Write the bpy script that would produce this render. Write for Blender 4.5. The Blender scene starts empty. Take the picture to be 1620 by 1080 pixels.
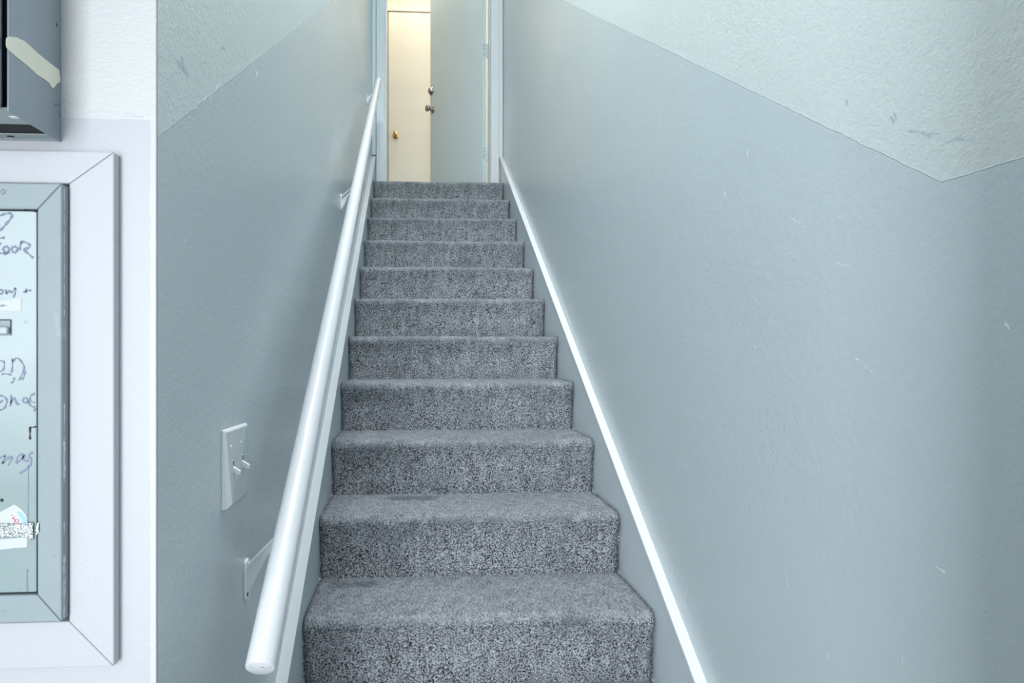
import bpy, bmesh, math, random
from mathutils import Vector, Matrix, noise as mnoise
random.seed(7)
C = bpy.context.scene.collection
scn = bpy.context.scene
PI = math.pi

# ------------------------------------------------------------------ camera
EYE = 1.419                      # eye height above the vestibule floor
TH, CX, CY, FP = 0.0505, 699.19, 555.56, 875.0
cam_d = bpy.data.cameras.new('camera'); cam = bpy.data.objects.new('camera', cam_d); C.objects.link(cam)
cam.location = (0, 0, EYE); cam.rotation_euler = (PI/2, 0.0, -TH)
cam_d.sensor_width = 36; cam_d.lens = FP/1620*36
cam_d.shift_x = (810-CX)/1620; cam_d.shift_y = (CY-540)/1620
cam_d.clip_start = 0.02
scn.camera = cam
# ------------------------------------------------------------------ world, lights, exposure
w = bpy.data.worlds.new('world'); scn.world = w; w.use_nodes = True
bg = w.node_tree.nodes['Background']; bg.inputs['Color'].default_value = (0.86, 0.94, 1.0, 1); bg.inputs['Strength'].default_value = 0.7
def area(name, loc, rot, sx, sy, power, col):
    l = bpy.data.lights.new(name, 'AREA'); l.shape = 'RECTANGLE'; l.size = sx; l.size_y = sy; l.energy = power; l.color = col
    o = bpy.data.objects.new(name, l); o.location = loc; o.rotation_euler = rot; C.objects.link(o); return o
area('daylight_entry', (-0.9, -1.8, 1.25), (PI/2, 0, -0.5), 0.9, 2.3, 66, (0.92, 0.96, 1.0))
area('stair_fill_light', (0.0, 1.15, 4.2), (0, -0.3, 0), 0.5, 1.1, 50, (0.94, 0.975, 1.0))  # added fill without a fixture, tilted to brighten the right wall
area('landing_fill_light', (0.17, 3.0, 4.95), (0, 0, 0), 0.6, 0.9, 8, (0.88, 0.98, 1.0))  # added unseen fill above the top steps, no fixture
area('upper_room_lamp', (0.2, 4.72, 4.9), (0, 0, 0), 1.2, 0.5, 8.5, (1.0, 0.89, 0.76))
area('upper_room_window', (1.65, 4.75, 3.7), (0, PI/2, 0), 1.8, 0.8, 11, (1.0, 0.98, 0.94))
scn.view_settings.view_transform = 'Standard'; scn.view_settings.look = 'None'
scn.view_settings.exposure = 0.35; scn.view_settings.gamma = 1.0; scn.view_settings.use_curve_mapping = False

# ------------------------------------------------------------------ measuring helpers: where a sight line meets a real plane
def ray(x, y):
    u = (x-CX)/FP; v = -(y-CY)/FP; c, s = math.cos(TH), math.sin(TH)
    return Vector((c*u+s, -s*u+c, v))
def atX(x, y, X):
    d = ray(x, y); k = X/d.x; return Vector((X, d.y*k, d.z*k+EYE))
def atY(x, y, Y):
    d = ray(x, y); k = Y/d.y; return Vector((d.x*k, Y, d.z*k+EYE))

RUN, RISE, Y1, Z1 = 0.2426, 0.1855, 1.3993, EYE-0.6766      # nosing of the first step in view
SL = RISE/RUN
XL, XR = -0.303, 0.65          # stair side walls
YC = 0.667                     # front wall with the breaker panel
YD = 4.02                      # face of the upper door casing
ZTOP = Z1+10*RISE              # upper floor
ZCEIL = ZTOP+2.42
def nz(Y): return Z1+(Y-Y1)*SL

# ------------------------------------------------------------------ material helpers
class NT:
    def __init__(s, name):
        s.m = bpy.data.materials.new(name); s.m.use_nodes = True; s.t = s.m.node_tree; s.n = s.t.nodes; s.l = s.t.links
        s.p = s.n['Principled BSDF']; s.pos = s.n.new('ShaderNodeNewGeometry').outputs['Position']
    def _in(s, sock, v):
        if isinstance(v, bpy.types.NodeSocket): s.l.new(v, sock)
        elif isinstance(v, (tuple, list)) and len(v) == 3 and sock.type == 'RGBA': sock.default_value = (*v, 1)
        else: sock.default_value = v
    def math(s, op, a, b=0.0, c=0.0, clamp=False):
        n = s.n.new('ShaderNodeMath'); n.operation = op; n.use_clamp = clamp
        s._in(n.inputs[0], a); s._in(n.inputs[1], b); s._in(n.inputs[2], c); return n.outputs[0]
    def vmath(s, op, a, b=(0, 0, 0), k=None):
        n = s.n.new('ShaderNodeVectorMath'); n.operation = op; s._in(n.inputs[0], a); s._in(n.inputs[1], b)
        if k is not None: s._in(n.inputs['Scale'], k)
        return n.outputs['Value'] if op in ('DOT_PRODUCT', 'LENGTH', 'DISTANCE') else n.outputs['Vector']
    def sep(s, v): n = s.n.new('ShaderNodeSeparateXYZ'); s._in(n.inputs[0], v); return n.outputs
    def noise(s, scale, detail=2, rough=0.5, vec=None, dist=0.0):
        n = s.n.new('ShaderNodeTexNoise'); n.inputs['Scale'].default_value = scale; n.inputs['Detail'].default_value = detail
        n.inputs['Roughness'].default_value = rough; n.inputs['Distortion'].default_value = dist
        s.l.new(vec if vec is not None else s.pos, n.inputs['Vector']); return n
    def mapr(s, v, a, b, c=0.0, d=1.0, smooth=False):
        n = s.n.new('ShaderNodeMapRange'); n.clamp = True
        if smooth: n.interpolation_type = 'SMOOTHSTEP'
        s._in(n.inputs['Value'], v)
        for i, x in zip((1, 2, 3, 4), (a, b, c, d)): s._in(n.inputs[i], x)
        return n.outputs[0]
    def mix(s, f, a, b):
        n = s.n.new('ShaderNodeMix'); n.data_type = 'RGBA'; s._in(n.inputs[0], f); s._in(n.inputs[6], a); s._in(n.inputs[7], b); return n.outputs[2]
    def bump(s, h, strength, dist, normal=None):
        n = s.n.new('ShaderNodeBump'); n.inputs['Strength'].default_value = strength; n.inputs['Distance'].default_value = dist
        s._in(n.inputs['Height'], h)
        if normal is not None: s.l.new(normal, n.inputs['Normal'])
        return n.outputs[0]
    def scl(s, v):
        return s.vmath('MULTIPLY', s.pos, v)
    def seg(s, vec, a, b, wd, soft=0.35):
        """1 inside a thin stroke from a to b (world points)"""
        a = Vector(a); b = Vector(b); ba = b-a; L2 = max(ba.length_squared, 1e-9)
        pa = s.vmath('SUBTRACT', vec, tuple(a))
        h = s.math('MULTIPLY', s.vmath('DOT_PRODUCT', pa, tuple(ba)), 1.0/L2, clamp=True)
        d = s.vmath('LENGTH', s.vmath('SUBTRACT', pa, s.vmath('SCALE', tuple(ba), k=h)))
        return s.mapr(d, wd, wd*soft, 0, 1)
    def segs(s, vec, lst):
        o = None
        for a, b, wd in lst:
            k = s.seg(vec, a, b, wd); o = k if o is None else s.math('MAXIMUM', o, k)
        return o
    def out(s, col, rough=0.5, metal=0.0, normal=None, coat=0.0):
        s._in(s.p.inputs['Base Color'], col); s._in(s.p.inputs['Roughness'], rough); s._in(s.p.inputs['Metallic'], metal)
        if normal is not None: s.l.new(normal, s.p.inputs['Normal'])
        s.p.inputs['Coat Weight'].default_value = coat
        return s.m

GREY = (0.355, 0.425, 0.455)     # lower, glossy grey-blue paint
PALE = (0.62, 0.70, 0.70)        # upper, paler paint
WHITE = (0.80, 0.84, 0.87)

def stair_wall_mat(name, side):
    t = NT(name); X = XL if side < 0 else XR
    P = t.pos; x, y, z = t.sep(P)
    if side < 0:
        a = atX(249, 218, X); b = atX(525, 0, X)
    else:
        a = atX(1490, 288, X); b = atX(890, 0, X)
    k = (b.z-a.z)/(b.y-a.y)
    line = t.math('MULTIPLY_ADD', y, k, a.z-a.y*k)
    if side > 0: line = t.math('MAXIMUM', line, a.z)
    wob = t.math('MULTIPLY', t.math('SUBTRACT', t.noise(26, 4, 0.7).outputs[0], 0.5), 0.007)
    d = t.math('ADD', t.math('SUBTRACT', z, line), wob)
    up = t.mapr(d, -0.0006, 0.0006)
    # slow tone variation of the paint itself
    v1 = t.noise(1.6, 3).outputs[0]; v2 = t.noise(9, 4).outputs[0]
    var = t.math('ADD', t.math('MULTIPLY', t.math('SUBTRACT', v1, 0.5), 0.10), t.math('MULTIPLY', t.math('SUBTRACT', v2, 0.5), 0.05))
    lo = t.mix(t.math('ADD', var, 0.5, clamp=True), (0.415, 0.48, 0.505), (0.495, 0.565, 0.59))
    hi = t.mix(t.math('ADD', var, 0.5, clamp=True), (0.475, 0.54, 0.54), (0.60, 0.66, 0.655))
    col = t.mix(up, lo, hi)
    warp = t.vmath('ADD', P, t.vmath('SCALE', t.vmath('SUBTRACT', t.noise(90, 3).outputs['Color'], (0.5, 0.5, 0.5)), k=0.008))
    q = lambda px, py: atX(px, py, X)
    S = lambda l: [(q(a, b), q(c, d_), wd) for a, b, c, d_, wd in l]
    if side < 0:
        light = S([(322,158,326,152,.0022),(330,156,334,150,.0016),(341,140,348,132,.0022),(331,160,335,153,.001),(308,172,312,168,.0012),
                   (376,108,378,104,.002),(398,92,399,98,.0018),(405,112,407,118,.0028),(298,184,299,185,.0018),(294,378,294,384,.0016),(354,715,354,720,.001),
                   (344,575,345,579,.0012),(480,480,482,486,.002),(383,952,388,975,.0007),(352,985,352,986,.0012),(260,655,262,662,.001)])
        dark = S([(282,100,296,118,.007),(288,95,292,110,.006),(350,77,356,76,.0035),(318,100,324,98,.002),(392,42,394,47,.002),(415,44,416,47,.0025),(365,57,366,70,.0008)])
    else:
        light = S([(1070,25,1062,70,.0008),(1062,70,1050,140,.0008),(1050,140,1041,210,.0009),(1119,15,1122,34,.0013),(1268,15,1272,72,.0006),(1272,72,1274,125,.0005),
                   (1182,240,1184,246,.0016),(1260,178,1262,181,.0012),
                   (1146,303,1148,312,.002),(1120,448,1121,453,.001),(1195,545,1194,560,.0006),(1133,648,1135,656,.0009),
                   (1237,895,1248,930,.0006),(1309,1033,1311,1040,.0012),(1588,510,1598,518,.0014),
                   (1203,922,1204,928,.0012),(1240,1045,1262,1072,.0006),(1425,1030,1428,1048,.0008),(1480,895,1496,905,.001),
                   (1250,342,1272,360,.0008),(1325,418,1345,419,.0007),(1348,560,1380,588,.0006),(870,230,871,231,.002),(846,347,847,348,.002),
                   ])
        dark = S([(1320,33,1278,64,.00055),(1278,64,1240,95,.00055),(1240,95,1205,124,.0005),(1148,48,1150,52,.0013),(1409,185,1413,193,.0035),(1416,180,1418,188,.0022),
                  (1438,207,1458,209,.0024),(1458,209,1470,217,.003),(1470,211,1488,211,.0013),(1499,224,1512,219,.0018),(1512,219,1526,221,.0022),(1526,221,1540,220,.001),
                  (1339,160,1340,166,.0028),
                  (1555,1015,1575,1045,.0007)])
    lm = t.segs(warp, light); dm = t.segs(warp, dark)
    col = t.mix(t.math('MULTIPLY', lm, 0.75), col, (0.86, 0.9, 0.9))
    col = t.mix(t.math('MULTIPLY', dm, 0.45), col, (0.20, 0.27, 0.30))
    # roller stipple: coarse near the foot of the stair, finer higher up
    st = t.noise(230, 3, 0.6).outputs[0]; st2 = t.noise(75, 3, 0.55).outputs[0]
    blot = t.mapr(t.noise(2.2, 2).outputs[0], 0.3, 0.62, 0.35, 1.0)
    h = t.math('ADD', t.math('MULTIPLY', st, t.math('MULTIPLY_ADD', up, 0.4, 0.5)), t.math('MULTIPLY', st2, 0.7))
    h = t.math('MULTIPLY', h, blot)
    nrm = t.bump(h, 0.75, 0.0020)
    big = t.noise(3.0, 2).outputs[0]
    nrm = t.bump(big, 0.25, 0.010, nrm)
    edge = t.mapr(t.math('ABSOLUTE', d), 0.0, 0.0012, 1.0, 0.0)
    nrm = t.bump(edge, 0.4, 0.001, nrm)
    rough = t.math('MULTIPLY_ADD', up, 0.26, 0.22); t.p.inputs['Specular IOR Level'].default_value = 0.75
    return t.out(col, rough, 0, nrm)

def plain_paint(name, col, rough=0.4, bs=120, bst=0.25, bd=0.0008, var=0.05):
    t = NT(name)
    v = t.noise(5, 4).outputs[0]
    c2 = tuple(min(1, c*(1+var)) for c in col); c1 = tuple(c*(1-var) for c in col)
    c = t.mix(v, c1, c2)
    n = t.bump(t.noise(bs, 3, 0.6).outputs[0], bst, bd)
    return t.out(c, rough, 0, n)

M = {}
M['wall_left'] = stair_wall_mat('paint_left_wall', -1)
M['wall_right'] = stair_wall_mat('paint_right_wall', 1)
M['white'] = plain_paint('white_gloss_paint', (0.72, 0.745, 0.77), 0.32, 60, 0.2, 0.0008, 0.03)
M['rail'] = plain_paint('white_rail_paint', (0.60, 0.62, 0.645), 0.30, 45, 0.2, 0.0010, 0.03)
M['skirt'] = plain_paint('grey_skirt_paint', (0.49, 0.555, 0.59), 0.28, 90, 0.3, 0.0008, 0.06)
M['casing'] = plain_paint('pale_blue_casing_paint', (0.66, 0.73, 0.77), 0.3, 60, 0.2, 0.0008, 0.04)
M['ceiling'] = plain_paint('ceiling_paint', (0.78, 0.82, 0.82), 0.7)
M['floor'] = plain_paint('vestibule_floor', (0.30, 0.32, 0.33), 0.6)
M['cream'] = plain_paint('cream_door_paint', (0.80, 0.76, 0.66), 0.4, 60, 0.1)
M['creamwall'] = plain_paint('cream_wall_paint', (0.80, 0.75, 0.64), 0.6)
M['door'] = plain_paint('grey_door_paint', (0.68, 0.79, 0.82), 0.35, 140, 0.2, 0.0005, 0.04)
M['dooredge'] = plain_paint('pale_door_edge_paint', (0.66, 0.76, 0.74), 0.4, 60, 0.3)
M['tan'] = plain_paint('tan_wood', (0.48, 0.34, 0.20), 0.5)

# front wall: rough white plaster above, smoother cool white band below
t = NT('white_front_wall'); x, y, z = t.sep(t.pos)
zb = atY(150, 187, YC).z; xr = atY(238, 300, YC).x
nzz = t.math('MULTIPLY', t.math('SUBTRACT', t.noise(40, 3).outputs[0], 0.5), 0.004)
low = t.mapr(t.math('ADD', t.math('SUBTRACT', zb, z), nzz), -0.0006, 0.0006)
inn = t.mapr(t.math('ADD', t.math('SUBTRACT', xr, x), nzz), -0.0008, 0.0008)
band = t.math('MULTIPLY', low, inn)
col = t.mix(band, (0.50, 0.515, 0.52), (0.435, 0.45, 0.48))
warp = t.vmath('ADD', t.pos, t.vmath('SCALE', t.vmath('SUBTRACT', t.noise(120, 3).outputs['Color'], (0.5, 0.5, 0.5)), k=0.006))
q = lambda a, b: atY(a, b, YC)
dm = t.segs(warp, [(q(100,158), q(110,164), .0022), (q(102,172), q(104,180), .002), (q(124,124), q(129,127), .0012), (q(138,59), q(150,60), .0006),
                   (q(246,131), q(246,134), .0014), (q(200,180), q(225,186), .003)])
col = t.mix(t.math('MULTIPLY', dm, 0.35), col, (0.35, 0.42, 0.46))
crack = t.segs(t.pos, [(q(145,218), q(147,213), .0005), (q(147,213), q(153,214), .0005), (q(153,214), q(156,230), .0005), (q(156,230), q(168,236), .0005), (q(168,236), q(184,238), .0005), (q(184,238), q(196,248), .0005)])
col = t.mix(t.math('MULTIPLY', crack, 0.5), col, (0.3, 0.38, 0.43))
st = t.math('MULTIPLY', t.noise(200, 3, 0.6, t.scl((0.7, 1, 1.3))).outputs[0], t.math('MULTIPLY_ADD', low, -0.65, 1.0))
M['front'] = t.out(col, 0.42, 0, t.bump(st, 0.6, 0.0014))

# carpet: speckled grey loop pile; the walked-on treads are duller than the risers
t = NT('grey_loop_carpet'); x, y, z = t.sep(t.pos)
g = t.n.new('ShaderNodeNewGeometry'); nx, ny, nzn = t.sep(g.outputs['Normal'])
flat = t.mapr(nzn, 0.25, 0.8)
loop = t.n.new('ShaderNodeTexVoronoi'); loop.inputs['Scale'].default_value = 250; t.l.new(t.vmath('MULTIPLY', t.pos, (0.8, 1.0, 1.1)), loop.inputs['Vector'])
n1 = t.noise(230, 2, 0.7).outputs[0]; n2 = t.noise(210, 3, 0.6, t.scl((1.5, 0.3, 1.0))).outputs[0]
n3 = t.noise(7, 4, 0.6).outputs[0]; n4 = t.noise(45, 3, 0.6, t.scl((1.0, 0.6, 0.35))).outputs[0]
ca = t.mapr(n1, 0.44, 0.58); cb = t.mapr(loop.outputs['Distance'], 0.0, 0.75, 1.0, 0.0)
lp = t.math('ADD', t.math('MULTIPLY', ca, 0.6), t.math('MULTIPLY', cb, 0.4))
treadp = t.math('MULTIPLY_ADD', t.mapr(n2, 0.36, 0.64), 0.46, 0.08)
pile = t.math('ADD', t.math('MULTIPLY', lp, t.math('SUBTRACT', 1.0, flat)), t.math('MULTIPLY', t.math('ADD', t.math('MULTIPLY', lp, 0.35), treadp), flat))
pile = t.math('ADD', pile, t.math('MULTIPLY', t.math('SUBTRACT', n4, 0.5), 0.55))
col = t.mix(t.math('ADD', pile, 0.0, clamp=True), (0.020, 0.022, 0.028), (0.70, 0.74, 0.785))
dirt_dark = t.mapr(n3, 0.52, 0.75, 0, 0.45)
# patchy darker band under the rolled nosings, darker along the cut edges
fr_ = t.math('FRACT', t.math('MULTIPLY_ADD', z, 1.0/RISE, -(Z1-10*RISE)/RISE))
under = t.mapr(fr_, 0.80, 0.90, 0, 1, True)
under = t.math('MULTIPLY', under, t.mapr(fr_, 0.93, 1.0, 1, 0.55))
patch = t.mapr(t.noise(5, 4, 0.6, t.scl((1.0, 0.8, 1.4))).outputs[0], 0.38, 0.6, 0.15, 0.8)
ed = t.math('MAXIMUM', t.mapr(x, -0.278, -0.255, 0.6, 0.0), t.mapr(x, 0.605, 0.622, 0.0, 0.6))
dirt_dark = t.math('MAXIMUM', t.math('MAXIMUM', dirt_dark, t.math('MULTIPLY', under, t.math('MULTIPLY', patch, 0.75))), ed)
dirt_dark = t.math('MAXIMUM', dirt_dark, t.math('MULTIPLY', flat, 0.22))
col = t.mix(dirt_dark, col, (0.10, 0.125, 0.14))
warp = t.vmath('ADD', t.pos, t.vmath('SCALE', t.vmath('SUBTRACT', t.noise(35, 4).outputs['Color'], (0.5, 0.5, 0.5)), k=0.06))
ZT2 = Z1+RISE
sp = []
for a, b, wd in ((atY(600, 822, Y1+RUN-.012), atY(660, 828, Y1+RUN-.012), .02), (Vector((-.06, Y1+2*RUN-.03, ZT2)), Vector((.05, Y1+2*RUN-.04, ZT2)), .04),
                 (Vector((-.22, Y1+RUN-.03, Z1)), Vector((-.12, Y1+RUN-.02, Z1)), .03), (atY(615, 835, Y1+RUN-.012), atY(612, 860, Y1+RUN-.012), .008)):
    sp.append((a, b, wd))
col = t.mix(t.math('MULTIPLY', t.segs(warp, sp), 0.55), col, (0.055, 0.075, 0.09))
h = t.math('ADD', t.math('MULTIPLY', cb, 0.7), t.math('MULTIPLY', ca, 0.6))
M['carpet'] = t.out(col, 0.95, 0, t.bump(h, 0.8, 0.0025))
t.p.inputs['Specular IOR Level'].default_value = 0.15
t.p.inputs['Sheen Weight'].default_value = 0.1
M['fibre'] = plain_paint('frayed_backing_fibre', (0.62, 0.70, 0.74), 0.8)
M['fibred'] = plain_paint('dark_backing_fibre', (0.05, 0.06, 0.075), 0.9)

# metals
t = NT('grey_enamel_steel'); q = lambda a, b: atY(a, b, YC-0.02)
nn = t.noise(6, 5, 0.6).outputs[0]; sc = t.noise(160, 3, 0.6, t.scl((0.35, 1, 1.0))).outputs[0]
col = t.mix(nn, (0.21, 0.265, 0.285), (0.27, 0.325, 0.345))
col = t.mix(t.mapr(sc, 0.69, 0.72, 0, 0.6), col, (0.12, 0.16, 0.18))
warp = t.vmath('ADD', t.pos, t.vmath('SCALE', t.vmath('SUBTRACT', t.noise(150, 3).outputs['Color'], (0.5, 0.5, 0.5)), k=0.003))
wm = t.segs(warp, [(q(101,640), q(100,700), .0014), (q(100,700), q(99,760), .0028), (q(99,760), q(100,830), .0012), (q(100,830), q(98,880), .0018), (q(98,880), q(98,975), .0036), (q(102,300), q(102,500), .0006)])
col = t.mix(wm, col, (0.78, 0.83, 0.86))
gm = t.segs(warp, [(q(92,498), q(98,530), .006), (q(94,570), q(92,600), .0012)])
col = t.mix(t.math('MULTIPLY', gm, 0.5), col, (0.42, 0.52, 0.47))
rm = t.segs(t.pos, [(q(91,626), q(93,626.5), .0014), (q(62,814), q(63,817), .0014)])
col = t.mix(rm, col, (0.12, 0.06, 0.03))
sm = t.segs(t.pos, [(q(68,491.5), q(81,491), .0004), (q(57,745), q(64,746), .0004), (q(64,746), q(71,750), .0004), (q(93,491), q(98,495), .0003), (q(31,942), q(32,950), .0010), (q(86,757), q(88,775), .0003)])
col = t.mix(t.math('MULTIPLY', sm, 0.7), col, (0.10, 0.13, 0.15))
M['enamel'] = t.out(col, 0.42, 0.0, t.bump(t.noise(100, 3).outputs[0], 0.15, 0.0005))

t = NT('scratched_pale_enamel'); z = t.sep(t.pos)[2]
nn = t.noise(9, 5, 0.65).outputs[0]; sc = t.noise(140, 4, 0.65, t.scl((0.4, 1, 1.0))).outputs[0]
zlo, zhi = atY(20, 760, YC).z, atY(20, 560, YC).z
up_tone = t.math('ADD', t.mapr(z, zlo, zhi), t.math('MULTIPLY', t.math('SUBTRACT', nn, 0.5), 0.5), clamp=True)   # paler towards the top, broken up by noise
col = t.mix(up_tone, (0.22, 0.29, 0.295), (0.40, 0.465, 0.48))
col = t.mix(t.mapr(sc, 0.66, 0.72, 0, 0.5), col, (0.15, 0.22, 0.22))
col = t.mix(t.mapr(t.noise(30, 4, 0.7).outputs[0], 0.62, 0.75, 0, 0.25), col, (0.30, 0.36, 0.34))
rm = t.segs(t.pos, [(q(54.5, 476), q(56, 486), .0028)])
col = t.mix(rm, col, (0.22, 0.11, 0.06))
M['paneldoor'] = t.out(col, 0.5, 0.0, t.bump(sc, 0.2, 0.0006))

t = NT('blue_grey_box_steel')
nn = t.noise(4, 3).outputs[0]
q2 = lambda a, b: atX(a, b, -0.411)
col = t.mix(nn, (0.23, 0.28, 0.32), (0.30, 0.355, 0.39))
warp = t.vmath('ADD', t.pos, t.vmath('SCALE', t.vmath('SUBTRACT', t.noise(220, 3).outputs['Color'], (0.5, 0.5, 0.5)), k=0.006))
dm = t.segs(warp, [(q2(86,165), q2(96,167), .0016), (q2(93,178), q2(96,185), .0018)])
col = t.mix(t.math('MULTIPLY', dm, .6), col, (0.10, 0.14, 0.17))
dot = t.segs(t.pos, [(q2(89.5,38), q2(90,41), .0016)])
col = t.mix(dot, col, (0.005, 0.006, 0.008))
M['boxsteel'] = t.out(col, 0.42, 0.3)
t = NT('black_recess'); M['black'] = t.out((0.006, 0.006, 0.007), 0.6)
t = NT('dark_gloss_edge'); M['boxedge'] = t.out((0.10, 0.13, 0.17), 0.15, 0.3)
t = NT('marker_ink'); M['ink'] = t.out(t.mix(t.noise(300, 2).outputs[0], (0.10, 0.13, 0.20), (0.22, 0.26, 0.35)), 0.45)
t = NT('red_ink'); M['red'] = t.out((0.50, 0.10, 0.14), 0.6)
t = NT('blue_print'); M['blue'] = t.out((0.25, 0.50, 0.75), 0.6)
t = NT('paper'); M['paper'] = t.out(t.mix(t.noise(60, 3).outputs[0], (0.45, 0.485, 0.50), (0.52, 0.55, 0.56)), 0.6)
t = NT('old_masking_tape'); M['tape'] = t.out(t.mix(t.noise(45, 3).outputs[0], (0.66, 0.68, 0.57), (0.78, 0.78, 0.66)), 0.7, 0, t.bump(t.noise(180, 2).outputs[0], 0.3, 0.0004))
t = NT('crumpled_foil'); M['foil'] = t.out((0.58, 0.62, 0.63), 0.3, 1.0, t.bump(t.noise(260, 3, 0.6).outputs[0], 0.9, 0.002))
t = NT('satin_nickel'); M['nickel'] = t.out((0.42, 0.38, 0.35), 0.2, 1.0)
t = NT('polished_brass'); M['brass'] = t.out((0.72, 0.50, 0.22), 0.18, 1.0)
t = NT('dark_screw_hole'); M['dark'] = t.out((0.03, 0.035, 0.04), 0.6)

# ------------------------------------------------------------------ mesh helpers
def obj(name, bm, mat, parent=None, smooth=False, bevel=0.0, seg=2):
    bmesh.ops.recalc_face_normals(bm, faces=bm.faces)
    me = bpy.data.meshes.new(name); bm.to_mesh(me); bm.free()
    if smooth:
        for p in me.polygons: p.use_smooth = True
    for m_ in (mat if isinstance(mat, (list, tuple)) else [mat]): me.materials.append(m_)
    o = bpy.data.objects.new(name, me); C.objects.link(o)
    if parent is not None:
        o.parent = parent; o.matrix_parent_inverse = Matrix.Translation(-Vector(parent.location)) if parent.type == 'EMPTY' else Matrix()
    if bevel:
        b = o.modifiers.new('bevel', 'BEVEL'); b.width = bevel; b.segments = seg; b.limit_method = 'ANGLE'; b.harden_normals = False
    return o
def add_box(bm, x0, x1, y0, y1, z0, z1):
    v = [bm.verts.new(p) for p in ((x0,y0,z0),(x1,y0,z0),(x1,y1,z0),(x0,y1,z0),(x0,y0,z1),(x1,y0,z1),(x1,y1,z1),(x0,y1,z1))]
    for f in ((0,3,2,1),(4,5,6,7),(0,1,5,4),(1,2,6,5),(2,3,7,6),(3,0,4,7)): bm.faces.new([v[i] for i in f])
    return v
def box(*a): bm = bmesh.new(); add_box(bm, *a); return bm
def add_prism(bm, pts, d):
    """closed polygon pts (3-D) swept along vector d"""
    a = [bm.verts.new(p) for p in pts]; b = [bm.verts.new(Vector(p)+Vector(d)) for p in pts]
    bm.faces.new(a); bm.faces.new(b[::-1]); n = len(pts)
    for i in range(n): bm.faces.new((a[i], b[i], b[(i+1) % n], a[(i+1) % n]))
def prism(pts, d): bm = bmesh.new(); add_prism(bm, pts, d); return bm
def add_lathe(bm, prof, org, axis, n=32, sy=1.0):
    axis = Vector(axis).normalized(); up = Vector((0,0,1)) if abs(axis.z) < .9 else Vector((1,0,0))
    u = axis.cross(up).normalized(); v = axis.cross(u)
    rings = []
    for s_, r_ in prof:
        if r_ < 1e-6: rings.append([bm.verts.new(Vector(org)+axis*s_)])
        else: rings.append([bm.verts.new(Vector(org)+axis*s_+(u*math.cos(2*PI*i/n)+v*math.sin(2*PI*i/n)*sy)*r_) for i in range(n)])
    for A, B in zip(rings, rings[1:]):
        for i in range(n):
            j = (i+1) % n
            if len(A) == 1 and len(B) == 1: continue
            if len(A) == 1: bm.faces.new((A[0], B[i], B[j]))
            elif len(B) == 1: bm.faces.new((A[i], A[j], B[0]))
            else: bm.faces.new((A[i], A[j], B[j], B[i]))
def lathe(*a, **k): bm = bmesh.new(); add_lathe(bm, *a, **k); return bm
def empty(name, loc, label, cat, group=None):
    o = bpy.data.objects.new(name, None); o.location = loc; o.empty_display_size = 0.1; C.objects.link(o)
    o['label'] = label; o['category'] = cat
    if group: o['group'] = group
    return o
def struct(o): o['kind'] = 'structure'; return o

# ------------------------------------------------------------------ setting
WT = 0.12
struct(obj('wall_left', box(XL-WT, XL, YC+0.0036, YD+0.13, 0, ZCEIL), M['wall_left']))
struct(obj('wall_right', box(XR, XR+WT, 0.40, YD+0.13, 0, ZCEIL), M['wall_right']))
# plaster skin of the front wall (faces the viewer, carries the breaker panel) with a shallow recess for the panel can
bm = prism([(-1.7, YC, 0), (XL, YC, 0), (XL, YC+0.0032, 0), (XL-WT-.001, YC+0.0032, 0), (XL-WT-.001, YC+WT, 0), (-1.7, YC+WT, 0)], (0, 0, ZCEIL))
struct(obj('wall_front', bm, M['front'], bevel=0.0012))
struct(obj('wall_entry_left', box(-1.7-WT, -1.7, 0.40, YC+WT, 0, ZCEIL), M['front']))
bm = bmesh.new()
add_box(bm, -1.82, -1.0, 0.28, 0.3995, 0, ZCEIL); add_box(bm, 0.475, 0.77, 0.28, 0.3995, 0, ZCEIL); add_box(bm, -1.0, 0.475, 0.28, 0.3995, 2.15, ZCEIL)
struct(obj('wall_back', bm, M['front']))
struct(obj('floor', box(-1.82, 0.77, -2.6, YC+0.5, -0.1, 0), M['floor']))
struct(obj('ceiling', box(-1.82, 0.77, 0.28, YD+0.13, ZCEIL, ZCEIL+0.1), M['ceiling']))

# skirt boards running up both sides with white cap strips
def skirt(side):
    nm = 'baseboard_left' if side < 0 else 'baseboard_right'
    xi, xo = (-0.280, XL) if side < 0 else (0.627, XR)
    cap = 0.072 if side < 0 else 0.083
    x0, x1 = min(xi, xo), max(xi, xo)
    ya, yb = YC+0.01, YD
    pts = [(x0, ya, 0.0), (x0, ya, nz(ya)+cap), (x0, yb, nz(yb)+cap), (x0, yb, nz(yb)-0.42), (x0, ya+0.55, 0.0)]
    b = struct(obj(nm, prism(pts, (x1-x0, 0, 0)), M['skirt']))
    th = 0.012
    xa, xb = (x0, x1+0.002) if side < 0 else (x0-0.002, x1)
    bm = bmesh.new()
    n = 60
    rows = []
    for i in range(n+1):
        y_ = ya+(yb-ya)*i/n; wv = 0.0012*mnoise.noise(Vector((y_*3, side*5, 0))); e = 0.0006*mnoise.noise(Vector((y_*14, side*5, 3)))
        z_ = nz(y_)+cap
        inner = (xb if side < 0 else xa)+e; outer = xa if side < 0 else xb
        rows.append([bm.verts.new(p) for p in ((outer, y_, z_), (inner, y_, z_), (inner, y_, z_+th+wv-0.003), (inner-side*-0.0015*-1, y_, z_+th+wv), (outer, y_, z_+th+wv))])
    for a, c in zip(rows, rows[1:]):
        for i in range(5): j = (i+1) % 5; bm.faces.new((a[i], a[j], c[j], c[i]))
    bm.faces.new(rows[0]); bm.faces.new(rows[-1][::-1])
    c = obj('cap_strip', bm, M['white'], b)
    c['label'] = 'white painted cap strip'
skirt(-1); skirt(1)

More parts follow.
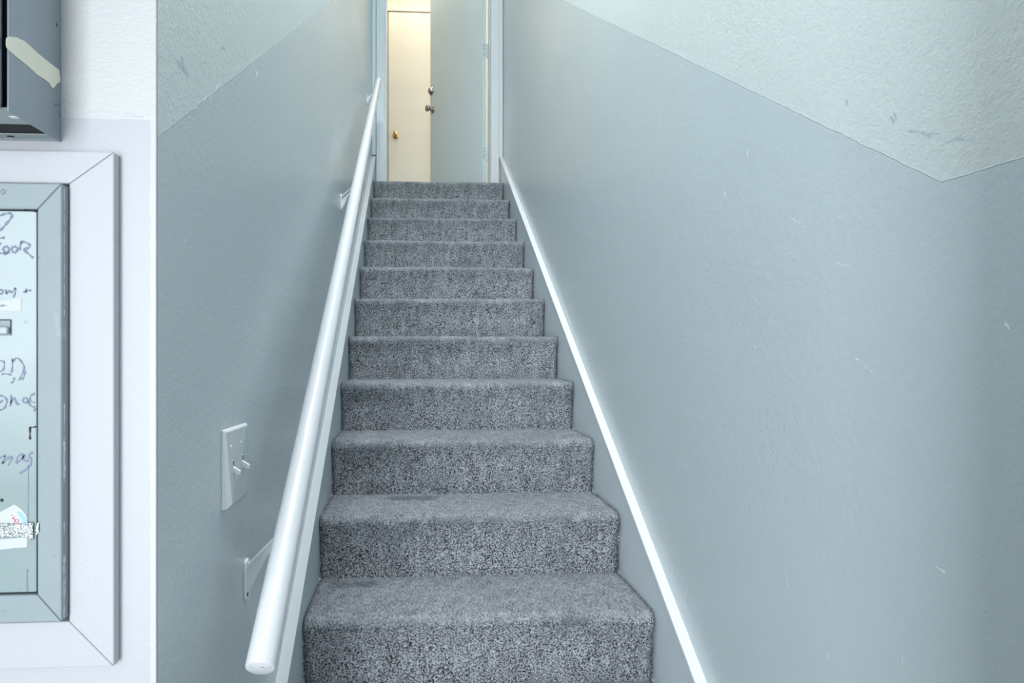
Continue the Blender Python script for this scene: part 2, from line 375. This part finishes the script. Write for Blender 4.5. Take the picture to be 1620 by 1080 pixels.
# upper landing, door casings, upper room
UY0 = YD+0.13
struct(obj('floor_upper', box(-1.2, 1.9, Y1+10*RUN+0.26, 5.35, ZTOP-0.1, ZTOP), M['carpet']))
def casing(name, xa, xb, xc, xd, sgn):
    """outer strip xa..xb, broad casing xb..xc, jamb return to xd"""
    zt = ZTOP+2.12
    o = struct(obj(name, box(min(xb,xc)+.0015, max(xb,xc), YD-0.004, YD+0.02, ZTOP, zt), M['casing'], bevel=0.003))
    a = obj('edge_strip', box(min(xa,xb), max(xa,xb)-.0015, YD-0.010, YD+0.018, nz(YD)+0.09, zt), M['casing'], o, bevel=0.0025)
    j = obj('jamb', box(min(xc,xd), max(xc,xd), YD+0.006, UY0, ZTOP, zt-0.04), M['casing'], o, bevel=0.002)
    return o
casing('trim_1', XL+.0005, -0.274, -0.214, -0.201, -1)
M['casing'] = M['white']
casing('trim_2', XR-.0005, 0.6215, 0.560, 0.5535, 1)
struct(obj('trim_3', box(-0.274, 0.6215, YD-0.004, YD+0.02, ZTOP+2.08, ZTOP+2.16), M['casing'], bevel=0.003))
struct(obj('wall_above_door', box(XL, XR, YD+0.021, UY0, ZTOP+2.08, ZCEIL), M['creamwall']))
bm = bmesh.new(); add_box(bm, -1.2, XL-WT, UY0-0.02, UY0, ZTOP, ZCEIL); add_box(bm, XR+WT, 1.9, UY0-0.02, UY0, ZTOP, ZCEIL)
add_box(bm, XL, -0.214, YD+0.021, UY0, ZTOP, ZTOP+2.08); add_box(bm, 0.5615, XR, YD+0.021, UY0, ZTOP, ZTOP+2.08)
struct(obj('wall_upper_front', bm, M['creamwall']))
YB = 5.22
struct(obj('wall_upper_back', box(-1.2, 1.9, YB, YB+0.1, ZTOP, ZCEIL), M['creamwall']))
struct(obj('wall_upper_left', box(-1.3, -1.2, UY0-0.02, YB+0.1, ZTOP, ZCEIL), M['creamwall']))
struct(obj('wall_upper_right', box(1.9, 2.0, UY0-0.02, YB+0.1, ZTOP, ZCEIL), M['creamwall']))
struct(obj('ceiling_upper', box(-1.3, 2.0, UY0, YB+0.1, ZCEIL, ZCEIL+0.1), M['ceiling']))

# cream door at the back of the upper room
dl = atY(614.5, 150, YB-0.03).x; dz = atY(640, 19.5, YB-0.03).z
hz = atY(640, 8, YB-0.03).z
d2 = struct(obj('door_2', box(dl, dl+0.74, YB-0.03, YB-0.004, ZTOP+0.006, dz), M['cream'], bevel=0.002))
bm = bmesh.new(); add_box(bm, dl-0.085, dl-0.008, YB-0.040, YB-0.0005, ZTOP, hz)
add_box(bm, dl-0.008, dl+0.748, YB-0.040, YB-0.0005, dz+0.006, hz); add_box(bm, dl+0.748, dl+0.82, YB-0.040, YB-0.0005, ZTOP, hz)
struct(obj('trim_4', bm, M['creamwall'], bevel=0.003))
kp = atY(626, 210.5, YB-0.09)
def knob(parent, p, axis, mat, name='door_knob', s=1.0):
    prof = [(0, .0), (0, .033), (.004, .033), (.009, .028), (.011, .013), (.030, .011), (.036, .018), (.044, .026), (.056, .0275), (.064, .023), (.068, .012), (.069, 0)]
    return obj(name, lathe([(a*s, b*s) for a, b in prof], p, axis), mat, parent, smooth=True)
k = knob(d2, (kp.x, YB-0.031, kp.z), (0,-1,0), M['brass'], s=0.92); k['label'] = 'round brass knob'

# grey door swung open into the upper room
ang = math.radians(60); pin = Vector((0.5505, UY0+0.004, 0)); DW, DT, DH = 0.745, 0.040, 2.04
dirv = Vector((-math.cos(ang), math.sin(ang), 0)); nv = Vector((-math.sin(ang), -math.cos(ang), 0))    # along the leaf, out of its stair face
def dp(s, d_, z_): return pin+dirv*(s+0.004)+nv*d_+Vector((0, 0, z_))
def leafbox(s0, s1, d0, d1, z0, z1, bm=None):
    bm = bm or bmesh.new(); add_prism(bm, [dp(s0,d0,z0), dp(s1,d0,z0), dp(s1,d1,z0), dp(s0,d1,z0)], (0,0,z1-z0)); return bm
leaf = struct(obj('door_1', leafbox(0.0012, DW, 0, DT, ZTOP+0.012, ZTOP+DH), M['door'], bevel=0.0015))
e = obj('edge_face', leafbox(0, 0.0012, 0.0005, DT-0.0005, ZTOP+0.012, ZTOP+DH), M['dooredge'], leaf); e['label'] = 'pale hinge edge of the door'
# hardware: find where the sight lines to the lock and knob meet the leaf's face
def on_leaf(px, py, d_):
    r_ = ray(px, py); P0 = dp(0, d_, 0); k_ = (nv.x*P0.x+nv.y*P0.y)/(nv.x*r_.x+nv.y*r_.y); return Vector((r_.x*k_, r_.y*k_, r_.z*k_+EYE))
p1 = on_leaf(684.5, 173.5, DT); p2 = on_leaf(682.8, 144, DT)
k = knob(leaf, p1, nv, M['nickel']); k['label'] = 'round satin nickel knob'
k = obj('deadbolt', lathe([(0,0),(0,.037),(.005,.036),(.010,.028),(.020,.024),(.026,.021),(.028,.018),(.028,0)], p2, nv), M['nickel'], leaf, smooth=True); k['label'] = 'round nickel deadbolt collar'
for py in (80, 242):
    zc = atY(770, py, UY0).z
    bm = leafbox(-0.0012, 0, 0.002, 0.034, zc-0.05, zc+0.05)
    hg = obj('hinge', bm, M['dooredge'], leaf)
    hk = obj('knuckle', lathe([(-.052,0),(-.052,.0055),(-.018,.0055),(-.018,.0045),(-.016,.0045),(-.016,.0055),(.016,.0055),(.016,.0045),(.018,.0045),(.018,.0055),(.052,.0055),(.052,0)], (pin.x, pin.y, zc), (0,0,1), 16), M['casing'], hg)
    for a, b in ((.026, .036), (.018, .012), (.010, -.012), (.026, -.036)):
        P = dp(-0.0012, a, zc+b); obj('screw', lathe([(0,0),(0,.0035),(.0012,.003),(.0014,0)], P, -dirv, 12), M['dark'], hg)

# ------------------------------------------------------------------ carpeted staircase
stairs = empty('staircase', (0.17, YC, 0), 'steep straight staircase fully covered in speckled grey carpet between two walls', 'stairs')
CXL, CXR = -0.278, 0.622
def fb(a, b, c): return mnoise.noise(Vector((a, b, c)))
def step(k):
    """k = 1 is the first whole riser in view; profile of riser, rolled nosing and tread"""
    yn, zn = Y1+RUN*(k-1), Z1+RISE*(k-1); zb = zn-RISE; ov = 0.022
    prof = []
    for i in range(9):
        f = i/8; prof.append((yn+ov-0.012*f**3, zb+(RISE-0.042)*f, 0))
    for i in range(1, 9):
        a = PI*(1.0-0.5*i/8.0); prof.append((yn+0.025+0.025*math.cos(a), zn-0.029+0.029*math.sin(a), 1))
    last = k == 11
    ye = yn+RUN+ov if not last else yn+0.26
    for i in range(1, 9):
        prof.append((yn+0.025+(ye-yn-0.025)*i/8, zn, 2))
    prof[8] = (yn+0.005, zn-0.036, 0)
    bm = bmesh.new(); NX = 72; rows = []
    for i in range(NX+1):
        fx = i/NX; row = []
        for (y_, z_, kind) in prof:
            x_ = CXL+(CXR-CXL)*fx
            if i in (0, NX): x_ += 0.0022*fb(z_*40, y_*40, k)
            sag = 0.0065*fb(x_*3.2, k*3.7, 0.3)+0.0035*fb(x_*11, k*5.1, 2.3)
            if kind == 1: y_ += 0.7*sag; z_ += 0.55*sag
            if kind == 0: y_ += 0.8*sag*min(1, (z_-zb)/RISE*2)
            if kind == 2 and not last: z_ += 0.5*sag*max(0, 1-(y_-yn)/0.1)
            y_ += 0.0010*fb(x_*60, z_*60, y_*60); z_ += 0.0010*fb(x_*60+9, z_*60, y_*60) if kind else 0
            row.append(bm.verts.new((x_, y_, z_)))
        rows.append(row)
    for a, b in zip(rows, rows[1:]):
        for j in range(len(prof)-1): bm.faces.new((a[j], b[j], b[j+1], a[j+1]))
    # solid underside so the step has real depth
    for row, s_ in ((rows[0], 1), (rows[-1], -1)):
        lo = bm.verts.new((row[0].co.x, ye, zb)); 
        try: bm.faces.new(list(row)+[lo])
        except ValueError: pass
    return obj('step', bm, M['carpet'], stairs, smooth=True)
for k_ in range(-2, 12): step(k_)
# frayed backing fibres sticking out along both cut edges
bm = bmesh.new(); bd = bmesh.new()
for k_ in range(-1, 12):
    yn, zn = Y1+RUN*(k_-1), Z1+RISE*(k_-1)
    for side in (0, 1):
        xe = CXL if side == 0 else CXR; sg = -1 if side == 0 else 1
        for i in range(70):
            on_r = random.random() < 0.72
            if on_r: P = Vector((xe-sg*0.001, yn+0.004-0.004*random.random()-0.003, zn-RISE*random.random()*0.98)); 
            else: P = Vector((xe-sg*0.001, yn+0.01+RUN*random.random(), zn+0.001))
            if on_r: P.y = yn+0.020-0.014*min(1, max(0, 1-(zn-P.z)/RISE))**3-0.002
            L_ = 0.003+0.006*random.random()**2
            D = Vector((sg*L_*random.uniform(.1, .8), -L_*random.uniform(.0, .9), L_*random.uniform(-.6, .6)))
            if random.random() < 0.35 and on_r: D *= 1.3
            r_ = 0.0010
            tgt = bm if random.random() < (0.45 if mnoise.noise(Vector((k_*2.3, P.z*9, side*7))) > -0.05 else 0.08) else bd
            a = [tgt.verts.new(P+Vector(o_)) for o_ in ((0, 0, r_), (0, -r_, -r_), (0, r_, -r_))]; b = tgt.verts.new(P+D)
            for q_ in range(3): tgt.faces.new((a[q_], a[(q_+1) % 3], b))
f = obj('frayed_edge', bm, M['fibre'], stairs); f['kind'] = 'stuff'; f['label'] = 'pale frayed fibres along the cut carpet edges'
f = obj('carpet_edge_pile', bd, M['fibred'], stairs); f['kind'] = 'stuff'; f['label'] = 'dark pile fibres along the cut carpet edges'
# a scrap of white lint on the lowest tread in view
P = Vector((atY(518, 965, Y1+0.03).x, Y1+0.04, Z1+0.002))
lint = obj('lint_scrap', lathe([(0,0),(.0005,.0018),(.003,.0022),(.006,.0014),(.0068,0)], P, (1,.15,0), 8, 0.5), M['paper'])
lint['label'] = 'tiny white scrap of lint lying on the lowest visible tread'; lint['category'] = 'lint'

# ------------------------------------------------------------------ handrail
RA, RB, RR = Vector((-0.2162, 0.79, EYE-0.4464)), Vector((-0.235, 3.66, EYE+1.785)), 0.0214
rail = empty('handrail', (-0.22, 0.79, EYE-0.45), 'long round white painted wooden handrail fixed along the left wall of the stairs', 'handrail')
ax = (RB-RA).normalized(); LR = (RB-RA).length
def rail_at(y_): return RA+(RB-RA)*((y_-RA.y)/(RB.y-RA.y))
bm = bmesh.new(); n = 40; N = 90; side_v = ax.cross(Vector((0,0,1))).normalized(); up_v = side_v.cross(ax)
prof = [(-0.0, 0.0), (0.0, RR-.003), (0.0012, RR-.001), (0.004, RR)]+[(LR*i/N, RR) for i in range(1, N)]+[(LR-.003, RR), (LR, RR-.0025), (LR, 0)]
rings = []
for s_, r_ in prof:
    c_ = RA+ax*s_
    if r_ < 1e-6: rings.append([bm.verts.new(c_)]); continue
    rings.append([bm.verts.new(c_+(side_v*math.cos(2*PI*i/n)+up_v*math.sin(2*PI*i/n))*(r_+0.0003*fb(s_*12, i*.6, 1))) for i in range(n)])
for A, B in zip(rings, rings[1:]):
    for i in range(n):
        j = (i+1) % n
        if len(A) == 1: bm.faces.new((A[0], B[i], B[j]))
        elif len(B) == 1: bm.faces.new((A[i], A[j], B[0]))
        else: bm.faces.new((A[i], A[j], B[j], B[i]))
rl = obj('rail', bm, M['rail'], rail, smooth=True)
b_ = rl.modifiers.new('edge', 'EDGE_SPLIT'); b_.split_angle = math.radians(50)
# chips in the end grain
bm = bmesh.new()
for (a, b, s_) in ((.004, .004, .0028), (.008, .0, .002), (-.010, .005, .0012), (-.012, .008, .0010), (.015, .003, .0015)):
    add_lathe(bm, [(0, 0), (0, s_), (.0003, s_*.8), (.0004, 0)], RA+side_v*a+up_v*b, -ax, 8, 0.6)
f = obj('end_chips', bm, M['enamel'], rl); f['label'] = 'grey chips in the end of the rail'
def bracket(yb, zt, zbm):
    p_ = rail_at(yb); hh = zt-zbm; w_ = 0.011
    # rounded wall plate
    bm = bmesh.new(); pts = []
    for i in range(24):
        a = 2*PI*i/24; ca, sa = math.cos(a), math.sin(a)
        pts.append((XL, yb+w_*(abs(ca)**.5)*(1 if ca > 0 else -1), (zt+zbm)/2+hh/2*(abs(sa)**.35)*(1 if sa > 0 else -1)))
    add_prism(bm, pts, (0.005, 0, 0))
    plate = obj('bracket', bm, M['white'], rail, bevel=0.0015)
    x0 = XL+0.004; xt = p_.x-0.004; zu = p_.z-RR*1.05; zs = zt-0.012
    # gusset web and top flange
    bm = bmesh.new()
    add_prism(bm, [(x0, yb-.002, zs), (xt, yb-.002, zu-0.004), (xt, yb-.002, zu-0.016), ((x0+xt)/2-.006, yb-.002, (zs+zu)/2-0.030), (x0, yb-.002, zbm+0.006)], (0, .004, 0))
    add_prism(bm, [(x0, yb-.0085, zs+.002), (xt+.006, yb-.0085, zu), (xt+.006, yb-.0085, zu-0.005), (x0, yb-.0085, zs-.004)], (0, .017, 0))
    obj('arm', bm, M['white'], plate, bevel=0.001)
    for zz in (zt-0.010, zbm+0.010):
        obj('screw', lathe([(0,0),(0,.0035),(.0012,.0030),(.0016,0)], (XL+0.005, yb-.004, zz), (1,0,0), 12), M['dark'], plate)
    return plate
bracket(1.011, EYE-0.373, EYE-0.445)
bracket(2.307, EYE+0.650, EYE+0.580)
bracket(3.56, EYE+1.645, EYE+1.578)

# ------------------------------------------------------------------ light switch (two toggles)
sw = empty('light_switch', (XL, 0.949, EYE-0.19), 'white painted double toggle light switch plate on the grey left wall', 'light switch')
bm = bmesh.new()
a0, a1, zt0, zt1, zb0, zb1 = 0.887, 1.008, EYE-0.124, EYE-0.128, EYE-0.251, EYE-0.256
base = [(XL, a0, zb0), (XL, a1, zb1), (XL, a1, zt1), (XL, a0, zt0)]
mid = [(XL+.0075, a0+.002, zb0+.001), (XL+.002, a1, zb1), (XL+.003, a1, zt1), (XL+.003, a0, zt0-.001)]
top = [(XL+.014, a0+.010, zb0+.007), (XL+.005, a1-.004, zb1+.004), (XL+.006, a1-.004, zt1-.004), (XL+.0058, a0+.005, zt0-.005)]
V = [[bm.verts.new(p) for p in L_] for L_ in (base, mid, top)]
for A, B in zip(V, V[1:]):
    for i in range(4): bm.faces.new((A[i], A[(i+1)%4], B[(i+1)%4], B[i]))
bm.faces.new(V[2]); bm.faces.new(V[0][::-1])
M['plate'] = plain_paint('painted_switch_plate', (0.44, 0.495, 0.52), 0.32, 70, 0.3, 0.001)
for f_ in bm.faces:
    c_ = f_.calc_center_median()
    if c_.y < a0+0.0052 or c_.z > (zt0+zt1)/2-0.0042: f_.material_index = 1      # thick paint edges, near and upper, coloured white for the light they catch
plate = obj('plate', bm, [M['plate'], M['white']], sw, bevel=0.0012)
for px, py in ((367.2, 739), (382, 729.5)):
    c_ = atX(px, py, XL+.0075)
    s = obj('switch_slot', box(XL+.004, XL+.0095, c_.y-.0035, c_.y+.0035, c_.z-.0125, c_.z+.0125), M['white'], plate, bevel=.001)
    d = obj('slot_gap', box(XL+.0094, XL+.0098, c_.y-.0008, c_.y+.0028, c_.z+.002, c_.z+.0105), M['dark'], s)
    tp = [(XL+.008, c_.y-.003, c_.z+.003), (XL+.0215, c_.y-.0025, c_.z-.006), (XL+.0205, c_.y-.0025, c_.z-.0125), (XL+.016, c_.y-.0025, c_.z-.0125), (XL+.008, c_.y-.003, c_.z-.006)]
    obj('toggle', prism(tp, (0, .006, 0)), M['white'], plate, bevel=.0012)
for px, py in ((364.2, 706.3), (379.5, 699.5), (366.8, 769.7), (380.5, 759.5)):
    c_ = atX(px, py, XL+.006)
    obj('screw', lathe([(0,0),(0,.0034),(.0022,.003),(.003,.0014),(.003,0)], (XL+.0055, c_.y, c_.z), (1,0,0), 14), M['white'], plate, smooth=True)

# ------------------------------------------------------------------ wooden surround of the breaker panel (mitred)
def mitred(parts_x, parts_z, y0, y1, gap=0.0003):
    """picture-frame of four mitred boards; x=(outer l, inner l, inner r, outer r) z=(outer b, inner b, inner t, outer t)"""
    ol, il, ir, orr = parts_x; ob, ib, it, ot = parts_z; g = gap; bm = bmesh.new()
    add_prism(bm, [(ir, y0, ib+g), (orr, y0, ob+g), (orr, y0, ot-g), (ir, y0, it-g)], (0, y1-y0, 0))
    add_prism(bm, [(il, y0, ib+g), (ol, y0, ob+g), (ol, y0, ot-g), (il, y0, it-g)], (0, y1-y0, 0))
    add_prism(bm, [(il+g, y0, it), (ir-g, y0, it), (orr-g, y0, ot), (ol+g, y0, ot)], (0, y1-y0, 0))
    add_prism(bm, [(il+g, y0, ib), (ir-g, y0, ib), (orr-g, y0, ob), (ol+g, y0, ob)], (0, y1-y0, 0))
    return bm
YF = YC-0.013                                        # front of the wooden boards
fr = atY(180, 700, YF).x; ft = atY(100, 238.5, YF).z; fb_ = atY(100, 1056.5, YF).z
pr = atY(109, 640, YF).x; pt = atY(60, 289.5, YF).z; pb = atY(60, 984, YF).z
PW = 0.36
struct(obj('trim_5', mitred((pr-PW-(fr-pr), pr-PW, pr, fr), (fb_, pb, pt, ft), YF, YC, 0.00025), M['front'], bevel=0.0015))

# breaker panel
panel = empty('breaker_panel', (pr-PW/2, YC, pb), 'grey enamelled steel breaker panel covered in faded handwriting inside a white wooden surround', 'electrical panel')
YM = YF-0.012
mr = atY(102, 640, YM).x; mt = atY(60, 289, YM).z; mb = atY(60, 985, YM).z
ir = atY(58.5, 640, YM).x; it = atY(40, 330.5, YM).z; ib = atY(40, 941, YM).z
PL = pr-PW+.002
mr = min(mr, pr-0.0008); mt = min(mt, pt-.0005); mb = max(mb, pb+.0005)
fo = obj('frame', mitred((PL, PL+(mr-ir), ir, mr), (mb, ib, it, mt), YM, YF+0.008, 0.00022), M['enamel'], panel, bevel=0.002)
obj('back_plate', box(PL+.002, mr-.002, YF+.0085, YF+.011, mb+.002, mt-.002), M['black'], panel)
YP = YM+0.0015
pd = obj('door', box(PL+(mr-ir)+.0015, ir-0.0017, YP, YP+.006, ib+.0022, it-.0018), M['paneldoor'], panel, bevel=0.0015)
pd['label'] = 'pale scratched steel door with marker writing'
YI = YP-0.0004
def stroke(bm, pts, wd=0.0011, th=0.0003, Yp=YI):
    P = [atY(a, b, Yp) for a, b in pts]
    # smooth with Catmull-Rom
    Q = []
    for i in range(len(P)-1):
        p0, p1_, p2_, p3 = P[max(i-1,0)], P[i], P[i+1], P[min(i+2, len(P)-1)]
        for k_ in range(5):
            u = k_/5; Q.append(0.5*((2*p1_)+(p2_-p0)*u+(2*p0-5*p1_+4*p2_-p3)*u*u+(-p0+3*p1_-3*p2_+p3)*u**3))
    Q.append(P[-1]); prev = None
    for i, p in enumerate(Q):
        d_ = (Q[min(i+1, len(Q)-1)]-Q[max(i-1, 0)]); d_.y = 0
        if d_.length < 1e-8: continue
        d_.normalize(); nn_ = Vector((-d_.z, 0, d_.x))*wd*1.25*(0.55+0.25*math.sin(i*.9))
        cur = [bm.verts.new(p+nn_), bm.verts.new(p-nn_), bm.verts.new(p-nn_+Vector((0, th, 0))), bm.verts.new(p+nn_+Vector((0, th, 0)))]
        if prev:
            for a in range(4): bm.faces.new((prev[a], prev[(a+1)%4], cur[(a+1)%4], cur[a]))
        else: bm.faces.new(cur)
        prev = cur
    bm.faces.new(prev[::-1])
def cr(x0, y0, s): return lambda L_: [(x0+a/s, y0+b/s) for a, b in L_]
def circ(cx_, cy_, r_, r2=None): return [(cx_+r_*math.cos(a*PI/5+.3), cy_+(r2 or r_)*math.sin(a*PI/5+.3)) for a in range(11)]
A = cr(0, 300, 9.0); bm = bmesh.new()
for L_ in ([(-60,400),(0,368),(60,345),(130,335),(170,355),(150,410),(90,480),(40,540),(-20,590)], [(-40,700),(0,690),(65,680)], [(-40,790),(15,760)],
           circ(85,850,42), circ(205,850,42), [(-40,900),(20,905),(80,912),(130,890)], [(300,740),(285,800),(278,860)], [(295,735),(370,752),(425,795),(395,830),(335,845),(400,910),(470,970)]): stroke(bm, A(L_), .0016)
inkobj = lambda b_: obj('handwriting', b_, M['ink'], pd)
f = inkobj(bm); f['label'] = 'faded marker word ending in OOR'
A = cr(0, 420, 7.718); bm = bmesh.new()
for L_ in (circ(8,320,26), [(65,290),(78,345)], [(75,350),(110,300),(140,330),(182,275),(185,325),(160,390)], [(318,280),(318,335)], [(282,325),(320,310),(380,300)]): stroke(bm, A(L_), .0012)
f = inkobj(bm); f['label'] = 'faded marker letters en and a plus sign'
A = cr(0, 540, 6.745); bm = bmesh.new()
for L_ in ([(-30,215),(10,205),(42,225),(38,290),(0,325)], [(15,350),(60,345),(120,355)], [(130,180),(132,250),(122,330)], [(135,215),(180,175),(230,220),(256,280),(228,365),(198,415)], [(268,315),(255,370),(235,408)], [(150,385),(145,415),(120,445)]): stroke(bm, A(L_), .0012)
f = inkobj(bm); f['label'] = 'blue-grey marker letters an with a bracket'
bm = bmesh.new()
for L_ in ([(-20,575),(40,588),(72,630),(55,695),(20,730),(-20,725)], [(-10,655),(30,625)], [(115,572),(118,640),(106,690)], [(110,660),(150,600),(180,672),(205,665)], circ(268,628,26), [(368,552),(325,585),(320,635),(368,652)], [(295,640),(330,690),(372,700)], [(372,715),(360,748)]): stroke(bm, A(L_), .0013)
f = inkobj(bm); f['label'] = 'blue-grey marker word ending in omas, upper one'
A = cr(0, 690, 7.718); bm = bmesh.new()
for L_ in ([(-30,270),(20,255),(60,240),(30,330),(70,290),(125,245),(140,270),(98,355)], [(280,215),(215,250),(205,325),(260,275),(300,225),(285,290),(345,300)], [(402,190),(345,240),(380,280),(370,345),(310,410),(235,455)]): stroke(bm, A(L_), .0015)
f = inkobj(bm); f['label'] = 'dark marker word ending in mas, lower one'
bm = bmesh.new(); stroke(bm, cr(0,300,9.0)(circ(42,30,27,32)), .0008, Yp=YM-0.0003)
obj('ring_mark', bm, M['ink'], fo)
bm = bmesh.new(); stroke(bm, [(46.5, 676), (51, 675.6), (56.5, 675)], .0010); stroke(bm, [(47.3, 676), (47.3, 686), (47.3, 695)], .0013)
f = obj('hinge_notch', bm, M['black'], pd); f['label'] = 'small black hinge notch'
bm = bmesh.new(); stroke(bm, [(44.7, 735), (44.5, 790), (44.2, 830)], .0003); obj('seam_mark', bm, M['ink'], pd)
bm = bmesh.new(); stroke(bm, [(43.6, 900), (42.5, 910), (42.8, 936)], .0009); obj('scuff_mark', bm, M['ink'], pd)
c_ = atY(3, 791, YP); f = obj('bolt_hole', lathe([(0,0),(0,.0020),(.0003,.0018),(.0003,0)], (c_.x, YP, c_.z), (0,-1,0), 14), M['black'], pd)
c_ = atY(39, 330, YP); bm = bmesh.new(); stroke(bm, [(39, 331.5), (48, 333), (57.5, 334.8)], .0006); stroke(bm, [(39, 331), (41, 334)], .0008)
obj('corner_notch', bm, M['black'], pd)
# paper label with script
def flat_poly(pts, Yp, th): return prism([atY(a, b, Yp) for a, b in pts], (0, th, 0))
xl_ = -60
lab = obj('paper_label', flat_poly([(xl_, 478), (5, 476), (25, 472.5), (33, 471), (33, 491.6), (xl_, 491.6)], YI, .0004), M['paper'], pd)
lab['label'] = 'small torn white paper label'
bm = bmesh.new(); stroke(bm, cr(0,420,7.718)([(-5,505),(18,480),(22,500),(38,470),(42,498),(62,482),(80,492)]), .0004, Yp=YI-.0002); obj('script', bm, M['ink'], lab)
# latch pull
lt = atY(0, 504.5, YP); lb = atY(19, 530.5, YP)
la = obj('latch', box(lb.x-.06, lb.x, YP-.0010, YP+.0005, lb.z, lt.z), M['enamel'], pd, bevel=.0008)
obj('finger_bar', box(lb.x-.058, lb.x-.0016, YP-.0060, YP-.0008, lb.z+.0015, lb.z+.0095), M['paneldoor'], la, bevel=.002, seg=3)
obj('latch_recess', box(lb.x-.058, lb.x-.0014, YP-.0012, YP-.0009, lt.z-.0016, lt.z-.0006), M['black'], la)
obj('latch_shadow_gap', box(lb.x-.0012, lb.x-.0004, YP-.0012, YP-.0009, lb.z+.001, lt.z-.001), M['black'], la)
# round inspection sticker, foil tape and white strip
A = cr(0, 790, 5.143)
st = obj('round_sticker', flat_poly(A([(-130,160),(-60,110),(0,100),(60,70),(115,40),(150,58),(185,90),(212,125),(220,150),(215,200),(-130,205)]), YI, .0004), M['paper'], pd)
st['label'] = 'torn round white sticker with a blue arc'
obj('blue_arc', flat_poly(A([(135,105),(155,97),(180,118),(203,150),(210,198),(188,196),(175,160),(155,128)]), YI-.0002, .0002), M['blue'], st)
bm = bmesh.new()
for L_ in ([(100,150),(122,138)], [(92,132),(105,124)], [(112,152),(125,172)], [(98,158),(110,150)], [(118,178),(132,160),(150,172),(146,188),(128,186),(118,178)]): stroke(bm, A(L_), .0005, Yp=YI-.0002)
f = obj('red_lettering', bm, M['red'], st); f['label'] = 'small red letters ID'
lw = obj('white_strip', flat_poly(A([(-130,345),(0,322),(215,305),(224,312),(222,380),(215,388),(120,395),(0,408),(-130,415)]), YI-.0002, .0005), M['paper'], pd)
lw['label'] = 'white adhesive strip below the foil'
bm = bmesh.new(); NXF, NZF = 60, 14; rows = []
for i in range(NXF+1):
    f_ = i/NXF; px = -130+f_*(272+130)
    top_ = 196+6*fb(f_*20, 1, 1)+(px > 225)*-8; bot_ = 300+8*fb(f_*14, 7, 1)+(px > 225)*(20+30*fb(f_*40, 2, 2))
    row = []
    for j in range(NZF+1):
        P = atY(px/5.143, 790+(top_+(bot_-top_)*j/NZF)/5.143, YI-.0008)
        P.y += 0.0016*fb(P.x*260, P.z*260, 4)+.0009*fb(P.x*600, P.z*600, 4)-.0008; row.append(bm.verts.new(P))
    rows.append(row)
for a, b in zip(rows, rows[1:]):
    for j in range(NZF): bm.faces.new((a[j], b[j], b[j+1], a[j+1]))
ff = obj('foil_tape', bm, M['foil'], pd); m_ = ff.modifiers.new('solid', 'SOLIDIFY'); m_.thickness = .0003; ff['label'] = 'crumpled silver foil tape'
bm = bmesh.new(); rows = []
for i in range(9):
    row = []
    for j in range(13):
        P = atY((296+i/8*22+5*fb(j*.6, 3, 1)*(1 if i == 8 else .3))/5.143, 790+(190+j/12*(105-35*i/8))/5.143, YM-.0010); P.y += .0012*fb(P.x*400, P.z*400, 1); row.append(bm.verts.new(P))
    rows.append(row)
for a, b in zip(rows, rows[1:]):
    for j in range(12): bm.faces.new((a[j], b[j], b[j+1], a[j+1]))
ff = obj('foil_scrap', bm, M['foil'], fo); m_ = ff.modifiers.new('solid', 'SOLIDIFY'); m_.thickness = .0003; ff['label'] = 'foil scrap stuck on the frame'

# ------------------------------------------------------------------ steel box above the panel
BX = -0.411; BXL = BX-0.26; YB0, YB1 = 0.583, YC-0.0005; BZ = EYE+0.2438; BT = BZ+0.42; th = 0.0015
bxo = empty('steel_mailbox', (BX-0.13, YC, BZ), 'blue-grey steel wall box with a strip of old tape above the breaker panel', 'metal box')
bm = bmesh.new()
add_box(bm, BX-th, BX, YB0, YB1, BZ, BT); add_box(bm, BXL, BXL+th, YB0, YB1, BZ, BT); add_box(bm, BXL+th, BX-th, YB0, YB1, BT-th, BT)
body = obj('body', bm, M['boxsteel'], bxo)
obj('back_panel', box(BXL+th, BX-th, YB1-th, YB1, BZ+.001, BT-th), M['boxsteel'], bxo)
M['boxbase'] = plain_paint('worn_grey_base', (0.30, 0.36, 0.36), 0.4, 200, 0.2)
bm = bmesh.new()
ys0, ys1 = 0.624, 0.653                                  # open slot in the base
add_box(bm, BXL+th, BX-th-.0012, YB0+.001, ys0, BZ+.0030, BZ+.0042)
add_box(bm, BXL+th, BX-th-.0012, ys1, YB1-th, BZ+.0030, BZ+.0042)
bs = obj('base_plate', bm, M['boxbase'], bxo, bevel=0)
obj('slot_lining', box(BXL+th, BX-th-.0012, ys0-.004, ys1+.004, BZ+.0046, BZ+.0052), M['black'], bs)
obj('hole_patch', box(BX-0.055, BX-0.048, 0.6575, 0.6605, BZ+.0024, BZ+.0030), M['black'], bs)  # black block standing in for the small hole in the base
sl = obj('base_reflector', box(BX-th-.012, BX-th-.002, 0.602, 0.607, BZ+.0022, BZ+.0030), M['white'], bs)
# front door of the box with a rounded, glossy edge
fd = obj('front_door', box(BXL-.002, BX-0.0035, YB0-.013, YB0-.0005, BZ+.001, BT+.001), M['boxedge'], bxo, bevel=.005, seg=5)
fd['label'] = 'dark glossy front door edge'
# old masking tape across the side
A = cr(0, 0, 4.154)
tp = A([(42,250),(55,243),(70,240),(88,243),(120,248),(132,258),(150,264),(170,275),(185,290),(250,350),(330,415),(390,460),(393,490),(397,515),(397,540),(380,545),(368,560),(352,580),(340,572),(320,540),(280,512),(245,490),(180,430),(110,375),(60,330),(42,308),(40,290)])
tt = obj('tape', prism([atX(a, b, BX+.0004) for a, b in tp], (-.0003, 0, 0)), M['tape'], body); tt['label'] = 'torn beige masking tape'
